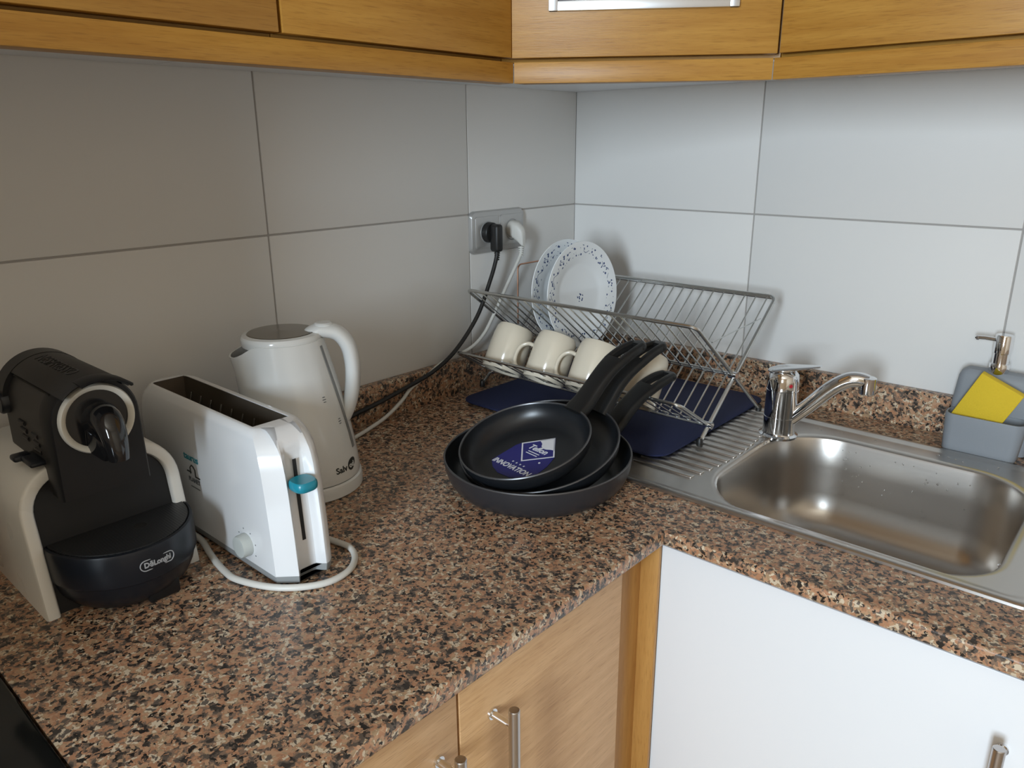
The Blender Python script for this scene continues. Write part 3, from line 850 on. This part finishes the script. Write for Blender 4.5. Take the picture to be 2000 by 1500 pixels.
# ------------------------------------------------------------------ kettle
kb, kt = Vector((.155, -.832, 0)), Vector((.1500, -.8500, 0))
ku = Vector((.587, .81, 0)).normalized()                       # towards the handle; the spout points the other way
kaz = math.atan2(-ku.y, -ku.x)
t = thing('kettle', 'white plastic kettle with a grey mirrored lid beside the toaster', 'kettle', kb)
obj('power_base', B().lathe([(0, 0.0), (.0745, 0.0), (.0770, .002), (.0770, .013), (.0760, .0180), (.0735, .0200), (0, .0205)], 64, kb), M['kettle_pl'], t, 35)
KP = [(.0, .0735), (.006, .0745), (.030, .0742), (.065, .0720), (.100, .0685), (.135, .0640), (.165, .0595), (.190, .0560), (.199, .0548)]
def kring(h, r, sp, n=72, inset=0.0):
    s = min(max(h / .20, 0), 1); c = kb.lerp(kt, s)
    out = []
    for k in range(n):
        a = 2 * math.pi * k / n; d_ = (a - kaz + math.pi) % (2 * math.pi) - math.pi
        rr = r - inset + sp * math.exp(-(d_ / .62) ** 4)
        dip = .0190 * math.exp(-(d_ / .72) ** 4) * max(0, (h - .15) / .05) ** 1.5
        out.append((c.x + rr * math.cos(a), c.y + rr * math.sin(a), .0215 + h - dip))
    return out
def ksp(h): return .0150 * max(0, (h - .085) / .115) ** 1.25
kr = [kring(h, r, ksp(h)) for h, r in KP] + [kring(.1995, .0548, ksp(.199), inset=.0022)] + [kring(h, .0548 + (.199 - h) * .15, ksp(h), inset=.0026) for h in (.185, .16, .14)]
kbody = obj('body', B().loft(kr, True, True), M['kettle_pl'], t, 45)
ltop = .0215 + .1990
lid = B().lathe([(.0525, ltop - .006), (.0535, ltop + .001), (.0535, ltop + .0045), (.0515, ltop + .0075), (.0455, ltop + .0090), (.0450, ltop + .0086), (0, ltop + .0086)], 64, kt)
ld = obj('lid', lid, M['kettle_pl'], t, 35)
obj('lid_plate', B().lathe([(.0450, ltop + .0087), (.0440, ltop + .0097), (0, ltop + .0107)], 64, kt), M['kettle_in'], ld)['label'] = 'grey mirrored lid plate'
kh = lambda s, z: kt + ku * s + Vector((0, 0, z))
hp = spline([kh(.026, .2130), kh(.036, .2225), kh(.044, .2270), kh(.055, .2290), kh(.074, .2235), kh(.0865, .2060), kh(.0910, .1800), kh(.0895, .1500), kh(.0840, .1240), kh(.0745, .1020), kh(.0640, .088)], 6)
n_ = len(hp)
hnd = obj('handle', B().tube(hp, [.0150 + .0025 * math.sin(math.pi * i / (n_ - 1)) for i in range(n_)], 18, ref=(ku.y, -ku.x, 0), flat=.62), M['kettle_pl'], t, 60)
obj('switch', B().lathe([(.013, 0), (.013, .003), (.0105, .005), (0, .0055)], 24, kh(.056, .2345)), M['kettle_pl'], hnd)
def on_kettle(az, h, off):
    s = min(max(h / .20, 0), 1); c = kb.lerp(kt, s)
    for (h0, r0), (h1, r1) in zip(KP, KP[1:]):
        if h0 <= h <= h1: r = r0 + (r1 - r0) * (h - h0) / (h1 - h0); break
    else: r = KP[-1][1]
    return Vector((c.x + (r + off) * math.cos(az), c.y + (r + off) * math.sin(az), .0215 + h))
haz = math.atan2(ku.y, ku.x)
g = []
for i in range(15):
    h = .190 - .150 * i / 14
    g.append((on_kettle(haz - .50 + .13 * i / 14, h, .0002), on_kettle(haz - .40 + .20 * i / 14 * .6, h, .0002)))
gs = B().loft([[a, b_, b_ + (b_ - kb).normalized() * .0012, a + (a - kb).normalized() * .0012] for a, b_ in g])
obj('water_gauge', gs, M['kettle_grey'], kbody, 30)['label'] = 'grey water gauge strip'
def wrap_k(az0, h0):
    def fn(x, y, z): return on_kettle(az0 + x / .0735, h0 + y, .0003 + z)
    return fn
text('lettering', 'Salv', .0125, M['ink'], kbody, wrap_k(R_(7), .0185), .0003, 0, .0002, sx=1.05)
leaf = B()
lp = [(.0085 * math.cos(a) * (1 + .15 * math.sin(a)) + .0028 * math.sin(a), .0085 * math.sin(a)) for a in [2 * math.pi * k / 28 for k in range(28)]]
wk = wrap_k(R_(23.5), .0205)
leaf.loft([[wk(x, y, 0) for x, y in lp], [wk(x, y, .0004) for x, y in lp]])
lf = obj('emblem', leaf, M['ink'], kbody, 0)
text('lettering', 'od', .0110, M['kettle_pl'], lf, lambda x, y, z: wk(x - .001, y - .001, z + .0007), .0003, 0, .0002)
for az, h in ((.10, .122), (.36, .086), (.62, .062)):
    mk = B(); w = wrap_k(az, h)
    for q, ln in ((.0034, .0045), (.0, .0060), (-.0034, .0045)):
        mk.loft([[w(-ln / 2, q - .0005, 0), w(ln / 2, q - .0005, 0), w(ln / 2, q + .0005, 0), w(-ln / 2, q + .0005, 0)], [w(-ln / 2, q - .0005, .0003), w(ln / 2, q - .0005, .0003), w(ln / 2, q + .0005, .0003), w(-ln / 2, q + .0005, .0003)]])
    obj('level_mark', mk, M['grey_ink'], kbody, 0)

# ------------------------------------------------------------------ toaster
t = thing('toaster', 'white long-slot toaster with teal lever between coffee machine and kettle', 'toaster', (.21, -.974, 0))
TX0, TX1, TY0, TY1 = .040, .376, -1.0135, -.9405
TC = (TY0 + TY1) / 2
def tring(z, inset, notch, fx=0.0, ext=0.0):
    """plan outline with cut corners and the lever channel in the front end"""
    x0, x1, y0, y1 = TX0 + inset, TX1 - inset - fx, TY0 + inset * .55, TY1 - inset * .32
    c = .018
    o = []
    for k in range(5):
        q = k / 4; o.append((x1 - c * q * q, y1 - c * (1 - q) ** 2 if False else y1 - c * (1 - q)))
    for k in range(7):
        a = R_(90 + 90 * k / 6); o.append((x0 + .026 + .026 * math.cos(a), y1 - .026 + .026 * math.sin(a)))
    for k in range(7):
        a = R_(180 + 90 * k / 6); o.append((x0 + .026 + .026 * math.cos(a), y0 + .026 + .026 * math.sin(a)))
    for k in range(5):
        q = k / 4; o.append((x1 - c * (1 - q), y0 + c * q))
    w = .0130
    for yy, dd in ((TC - w - .005, 0), (TC - w - .0015, .35), (TC - w + .002, .9), (TC - w + .005, 1), (TC + w - .005, 1), (TC + w - .002, .9), (TC + w + .0015, .35), (TC + w + .005, 0)):
        o.append((x1 - notch * dd, yy))
    return ring(o, z)
tl = [(.012, 0, .011, -.002), (.016, 0, .011, -.002), (.060, 0, .011, 0), (.110, .0002, .011, .0035), (.134, .0006, .0105, .006), (.146, .0016, .0085, .008), (.153, .0030, .005, .009), (.160, .0055, .001, .011), (.167, .0095, 0, .013), (.1725, .0150, 0, .014), (.1755, .0190, 0, .015), (.1765, .0215, 0, .016)]
tr = [tring(z, i, n, f) for z, i, n, f in tl]
SLx0, SLx1, SLy0, SLy1 = .070, .3190, -.9985, -.9530
def slot_ring(z, g=0.0):
    """edge of the slot, matched to the outline vertex by vertex"""
    return [(min(max(x, SLx0 + g), SLx1 - g), min(max(y, SLy0 + g), SLy1 - g), z) for x, y, _ in tr[-1]]
body = obj('body', B().loft([tring(.012, .004, .011, -.002)] + tr + [slot_ring(.1763), slot_ring(.172)], True, False), M['white_pl'], t, 38)
well = obj('slot_well', B().loft([slot_ring(.1756, .0004), slot_ring(.166, .0008), slot_ring(.150, .004), slot_ring(.060, .006)], False, True), M['slot_metal'], t, 30)
for k in range(9):
    x = .098 + .026 * k
    obj('guard_wire', B().tube([(x, -.9875, .066), (x, -.9885, .150), (x, -.9920, .160)], .0010, 6), M['wire'], well)
    obj('guard_wire', B().tube([(x, -.9635, .066), (x, -.9625, .150), (x, -.9595, .160)], .0010, 6), M['wire'], well)
obj('base', B().loft([tring(.003, .004, .011, -.002), tring(.0035, .002, .011, -.003), tring(.0125, .0, .011, -.0025)]), M['grey_pl'], t, 30)
for x in (.075, .335):
    for y in (TY0 + .018, TY1 - .018):
        obj('foot', B().lathe([(.0, 0), (.007, 0), (.0075, .001), (.0075, .005), (0, .005)], 16, (x, y, 0)), M['dark'], t)
xs_ = TX1 - .011
obj('lever_slit', B().prism([(xs_ + .0004, TC - .0022, .046), (xs_ + .0004, TC + .0022, .046), (xs_ - .0046, TC + .0022, .143), (xs_ - .0046, TC - .0022, .143)], (.0005, 0, 0)), M['dark'], t, 0)
lev = B()
lo = [(.0140 * math.copysign(abs(math.cos(a)) ** .6, math.cos(a)), .0145 * math.copysign(abs(math.sin(a)) ** .75, math.sin(a))) for a in [2 * math.pi * k / 28 for k in range(28)]]
lev.loft([[(TX1 + .0005 + dx * q, TC - .0015 + dy * q, z) for dy, dx in lo] for z, q in ((.1130, .86), (.1148, .97), (.1185, 1.0), (.1222, .97), (.1240, .86))])
obj('lever', lev, M['teal'], t, 45)['label'] = 'teal lever knob'
KX, KZ = .3045, .0335
kax = (Vector((1, 0, 0)), Vector((0, 0, 1)), Vector((0, -1, 0)))
kn = obj('browning_knob', B().lathe([(.0135, -.001), (.0135, .009), (.0125, .0115), (.009, .0120), (0, .0115)], 32, (KX, TY0, KZ), kax), M['knob_pl'], t, 40)
for a in (-60, -15, 30, 75, 120):
    q = R_(a); obj('tick_mark', B().box(KX + .019 * math.sin(q) - .0007, KX + .019 * math.sin(q) + .0007, TY0 - .0003, TY0 + .0005, KZ + .019 * math.cos(q) - .0007, KZ + .019 * math.cos(q) + .0007), M['grey_ink'], body)
def side_text(ox, oz):
    def fn(x, y, z): return (ox + x, TY0 - .0002 - z, oz + y)
    return fn
text('lettering', 'taurus', .0130, M['teal_ink'], body, side_text(.1895, .1085), .0003, 0, .0001, sx=1.1)
ic = B()
for pl_ in ([(.176, .0885), (.186, .0885)], [(.196, .0850), (.207, .0850)], [(.1845, .0865), (.1845, .0950), (.1885, .0985), (.1925, .0975), (.1965, .0940), (.1965, .0850)]):
    ic.tube([(x, TY0 - .0001, z) for x, z in pl_], .0009, 6)
obj('emblem', ic, M['ink'], body, 0)
text('lettering', 'PLANET', .0080, M['grey_ink'], body, side_text(.1915, .0785), .0003, 0, .0002, sx=1.0)
obj('printed_line', B().box(.181, .203, TY0 - .0004, TY0 + .0003, .0685, .0698), M['grey_ink'], body, 0)

# ------------------------------------------------------------------ capsule coffee machine
CY = -1.1270
t = thing('coffee_machine', 'capsule coffee machine with black brewing head and cream housing', 'coffee machine', (.19, CY, 0))
CA_, CT = -1.1240, -1.1180                      # centre lines of the housing and of the drip tray
def arch(inset, zb=0.0, n=10):
    w = .083 - inset; h = .1575 - inset; r = max(.050 - inset, .01); o = [(CA_ - w, zb), (CA_ - w, .05)]
    for k in range(n + 1):
        a = R_(180 - 90 * k / n); o.append((CA_ - w + r + r * math.cos(a), h - r + r * math.sin(a)))
    for k in range(n + 1):
        a = R_(90 - 90 * k / n); o.append((CA_ + w - r + r * math.cos(a), h - r + r * math.sin(a)))
    return o + [(CA_ + w, .05), (CA_ + w, zb)]
XF = lambda z: .2395 - .19 * z
def aring(inset, xf): return [(xf(z) if callable(xf) else xf, y, z) for y, z in arch(inset)]
hs = B().loft([aring(.014, .045), aring(0.002, .045), aring(0, .048), aring(0, lambda z: XF(z) - .003), aring(.0015, lambda z: XF(z) - .0005), aring(.003, XF), aring(.011, XF), aring(.0125, lambda z: XF(z) - .0008), aring(.014, lambda z: XF(z) - .004), aring(.014, .045)], False, False, False)
a0, a1 = arch(0), arch(.014)
obj('housing', hs, M['cream'], t, 40)['label'] = 'cream housing'
obj('front_panel', B().loft([aring(.0142, .040), aring(.0142, lambda z: XF(z) - .0065)], True, True), M['black_satin'], t, 30)
CY = -1.1310                                     # centre line of the brewing head
# brewing head
HZ, HR = .2070, .0430
def head(r, zb=.128, n=20):
    o = [(CY - r, zb)]
    for k in range(n + 1):
        a = math.pi - math.pi * k / n; o.append((CY + .001 + r * math.cos(a), HZ + r * math.sin(a)))
    return o + [(CY + r + .002, zb)]
def hring(r, x, zb=.128): return [(x, y, z) for y, z in head(r, zb)]
obj('brewing_head', B().loft([hring(.036, .100), hring(.0405, .104), hring(HR - .002, .112), hring(HR - .001, .222)]), M['charcoal'], t, 40)
face = obj('head_front', B().loft([hring(HR, .221), hring(HR, .2490), hring(HR - .0018, .2512)]), M['black_satin'], t, 40)
fax = (Vector((0, 1, 0)), Vector((0, 0, 1)), Vector((1, 0, 0)))
ctr_ = (0, CY + .001, HZ + .0005)
obj('ring', B().lathe([(.0366, .250), (.0364, .2555), (.0350, .2580), (.0315, .2565), (.0298, .2545), (.0298, .250)], 56, ctr_, fax), M['ivory'], t, 40)['label'] = 'ivory ring round the spout'
obj('spout_plate', B().lathe([(0, .2530), (.0300, .2530), (.0300, .250)], 48, ctr_, fax), M['black_gloss'], t)
sp = spline([(.246, CY + .003, HZ - .003), (.262, CY + .003, HZ + .003), (.275, CY + .003, HZ + .000), (.2835, CY + .003, HZ - .010), (.2870, CY + .003, HZ - .023), (.2875, CY + .003, HZ - .036)], 6)
n_ = len(sp)
obj('spout', B().tube(sp, [.0190 - .0095 * (i / (n_ - 1)) ** .8 for i in range(n_)], 22, ref=(0, 1, 0), flat=.95), M['black_gloss'], t, 60)
cut = B().prism([(.254, CY - .012, HZ - .008), (.254, CY - .014, HZ - .032), (.272, CY - .006, HZ - .041), (.282, CY - .004, HZ - .024)], (0, .010, 0), .002)
obj('spout_guard', cut, M['black_gloss'], t)
# lid that folds over the head
def arc_shell(x0, x1, a0, a1, r0, r1, n=18, lip=0.0):
    rings = []
    for k in range(n + 1):
        a = R_(a0 + (a1 - a0) * k / n); c_, s_ = math.cos(a), math.sin(a)
        rings.append([(x0, CY + .001 + r0 * c_, HZ + r0 * s_), (x1, CY + .001 + r0 * c_, HZ + r0 * s_), (x1 + lip, CY + .001 + (r0 + r1) / 2 * c_, HZ + (r0 + r1) / 2 * s_), (x1, CY + .001 + r1 * c_, HZ + r1 * s_), (x0, CY + .001 + r1 * c_, HZ + r1 * s_)])
    return B().loft(rings)
lidc = obj('lid', arc_shell(.104, .2630, 44, 137, HR - .0005, HR + .0030, 20, .003), M['charcoal'], t, 40)
obj('lid_lip', arc_shell(.2560, .2760, 48, 112, HR + .0005, HR + .0042, 16, .003), M['black_satin'], lidc, 40)
obj('lid_seam', B().tube([(.128, CY + .001 + (HR + .0006) * math.cos(R_(138.5)), HZ + (HR + .0006) * math.sin(R_(138.5))), (.232, CY + .001 + (HR + .0006) * math.cos(R_(138.5)), HZ + (HR + .0006) * math.sin(R_(138.5)))], .0011, 8), M['dark'], lidc)
obj('hinge_arm', arc_shell(.096, .122, 10, 186, HR - .004, HR + .0036, 28), M['black_satin'], lidc, 40)
pv = (Vector((1, 0, 0)), Vector((0, 0, 1)), Vector((0, -1, 0)))
obj('pivot', B().lathe([(.0130, -.006), (.0130, .003), (.0115, .0048), (.006, .0052), (.005, .0040), (0, .0040)], 26, (.112, CY - HR, HZ - .002), pv), M['black_tray'], lidc, 40)
def on_lid(ang):
    ca, sa = math.cos(R_(ang)), math.sin(R_(ang))
    def fn(x, y, z):
        a = R_(ang) - y / (HR + .003); rr = HR + .0030 + z
        return (.184 + x, CY + .001 + rr * math.cos(a), HZ + rr * math.sin(a))
    return fn
text('lettering', 'NESPRESSO', .0190, M['black_satin'], lidc, on_lid(99), .0007, 0, .0002, sx=1.02)
for i, (x, z, L_) in enumerate(((.150, .192, .017), (.152, .184, .018), (.154, .176, .018), (.186, .186, .017), (.188, .178, .018), (.190, .170, .017))):
    y = CY + .001 - HR + .0008
    obj('vent_slot', B().tube([(x, y, z), (x + L_, y, z)], .0024, 8, ref=(0, 0, 1), flat=.7), M['black_satin'], t)
obj('tank_tab', B().box(.172, .214, CY - .056, CY - .036, .1585, .1635, .0024, 3).box(.168, .184, CY - .062, CY - .044, .1578, .1645, .0030, 3), M['black_tray'], t, 40)['label'] = 'small black tab'
# drip tray: a half-round drawer
def dring(r, z, xb=.205, n=24):
    o = []
    for k in range(n + 1):
        a = R_(-90 + 180 * k / n); o.append((.2205 + r * 1.03 * math.cos(a), CT + r * .955 * math.sin(a), z))
    return o + [(xb, CT + min(r, .064), z), (xb, CT - min(r, .064), z)]
tray = obj('drip_tray', B().loft([dring(.0765, .0340), dring(.0792, .0365), dring(.0798, .0395), dring(.0798, .0695), dring(.0788, .0730), dring(.0762, .0738), dring(.0752, .0720)], True, True), M['black_tray'], t, 35)
obj('tray_bowl', B().loft([dring(.054, .0005), dring(.0605, .004), dring(.0690, .0130), dring(.0745, .0235), dring(.0775, .0355)], True, True), M['black_tray'], t, 40)
obj('tray_foot', B().box(.275, .2890, CT - .004, CT + .030, .001, .0220, .003), M['black_satin'], t)
obj('grid', B().loft([dring(.0750, .0715), dring(.0745, .0744)], True, True), M['perforated'], tray, 30)
obj('drain_hole', B().lathe([(0, .0747), (.0058, .0747), (.0068, .0744)], 24, (.2480, CT + .013, 0)), M['dark'], tray)
def wrap_t(az0, z0):
    def fn(x, y, z):
        a = az0 + x / .0798
        return (.2205 + (.0800 + z) * 1.03 * math.cos(a), CT + (.0800 + z) * .955 * math.sin(a), z0 + y)
    return fn
wt = wrap_t(R_(4), .0545)
text('lettering', 'D\u0113Longhi', .0083, M['silver_ink'], tray, wt, .0002, 0, .0003, sx=.92)
pill = []
for k in range(32):
    a = 2 * math.pi * k / 32; cx = .0135 if math.cos(a) > 0 else -.0135
    pill.append(wt(cx + .0058 * math.cos(a), .0058 * math.sin(a), .0001))
obj('badge_outline', B().tube(pill, .0006, 6, True), M['silver_ink'], tray)

# ------------------------------------------------------------------ double socket, plugs and cords
t = thing('double_socket', 'silver-grey double wall socket above the wire rack', 'socket', (0, -.259, .304))
def yz(y0, y1, z0, z1, r, x, n=6): return [(x, y, z) for y, z in rrect(y0, y1, z0, z1, r, n)]
obj('frame', B().loft([yz(-.3365, -.1815, .2630, .3450, .012, .0), yz(-.3365, -.1815, .2630, .3450, .012, .003), yz(-.3340, -.1840, .2655, .3425, .011, .0075), yz(-.3260, -.1920, .2735, .3345, .006, .0095)]), M['socket'], t, 30)
SC = (-.2950, -.2235)
for y in SC:
    ins = obj('insert', B().loft([yz(y - .0325, y + .0325, .2735, .3345, .004, .0095), yz(y - .0325, y + .0325, .2735, .3345, .004, .0115), yz(y - .0300, y + .0300, .2765, .3315, .004, .0125)]), M['socket'], t, 30)
    obj('recess', B().lathe([(.0215, .0122), (.0205, .0135), (.0195, .0135), (.0190, .0122), (0, .0121)], 40, (0, y, .3040), (Vector((0, 1, 0)), Vector((0, 0, 1)), Vector((1, 0, 0)))), M['grey_pl'], ins)
pax = (Vector((0, 1, 0)), Vector((0, 0, 1)), Vector((1, 0, 0)))
def cord(name, label, y, mat, path, r, slim):
    t = thing(name, label, 'power cord', (0, y, .304))
    if slim:
        pl_ = B().loft([[(.0125, yy, zz) for yy, zz in rrect(y - .0165, y + .0165, .290, .3215, .012, 5)], [(.020, yy, zz) for yy, zz in rrect(y - .0165, y + .0165, .288, .3215, .012, 5)],
            [(.032, yy, zz) for yy, zz in rrect(y - .0090, y + .0090, .279, .3170, .008, 5)], [(.041, yy, zz) for yy, zz in rrect(y - .0070, y + .0070, .272, .308, .006, 5)], [(.044, yy, zz) for yy, zz in rrect(y - .004, y + .004, .272, .300, .004, 5)]])
    else:
        pl_ = B().lathe([(0, .0125), (.0195, .0125), (.0195, .0240), (.0180, .0260), (0, .0265)], 36, (0, y, .304), pax)
        pl_.box(.024, .046, y - .0095, y + .0095, .2680, .3210, .006, 3)
    p = obj('plug', pl_, mat, t, 40)
    x0, z0 = path[0][0], path[0][2]
    for k in range(5):
        obj('strain_ring', B().lathe([(0, 0), (.0062 - .0005 * k, 0), (.0062 - .0005 * k, .0026), (0, .0026)], 16, (x0, path[0][1] + .0, .2690 - .0042 * k)), mat, p)
    obj('cord', B().tube(spline(path, 8), r, 10), mat, t, 60)
    return t
cord('power_cord', 'black power cord and plug in the socket, trailing behind the kettle', SC[0], M['cord_black'],
     [(.037, -.296, .272), (.037, -.300, .252), (.037, -.318, .213), (.036, -.354, .150), (.034, -.412, .094), (.032, -.470, .064), (.030, -.535, .048), (.028, -.604, .034), (.027, -.655, .026), (.028, -.72, .012), (.030, -.80, .0045), (.028, -.90, .0045), (.024, -1.02, .0045), (.030, -1.09, .012), (.042, -1.11, .030)], .0040, False)
cord('power_cord', 'white kettle cord and plug in the socket, crossing the black cord', SC[1], M['cord_white'],
     [(.037, -.2245, .272), (.037, -.2290, .252), (.033, -.266, .195), (.030, -.304, .139), (.027, -.330, .106), (.026, -.368, .086), (.025, -.437, .074), (.025, -.477, .058), (.026, -.520, .043), (.034, -.552, .027), (.046, -.600, .012), (.060, -.660, .0048), (.078, -.720, .0045), (.095, -.775, .006)], .0034, True)
tc = [(.098, -.936, .020), (.050, -.918, .006), (.015, -.960, .0042), (.024, -1.010, .0042), (.090, -1.026, .0042), (.150, -1.0235, .0042), (.183, -1.0200, .0042), (.208, -1.0215, .0042), (.236, -1.0285, .0042), (.264, -1.0345, .0042), (.292, -1.0385, .0042), (.318, -1.0385, .0042), (.357, -1.0240, .0042), (.384, -1.003, .0042), (.401, -.974, .0042), (.3985, -.944, .0042), (.381, -.922, .0042), (.357, -.911, .0042), (.330, -.914, .0042), (.300, -.922, .006)]
tag(obj('power_cord', B().tube(spline(tc, 8), .0039, 10), M['cord_white'], None, 60), 'white toaster cord curling round the front of the toaster on the granite', 'power cord')
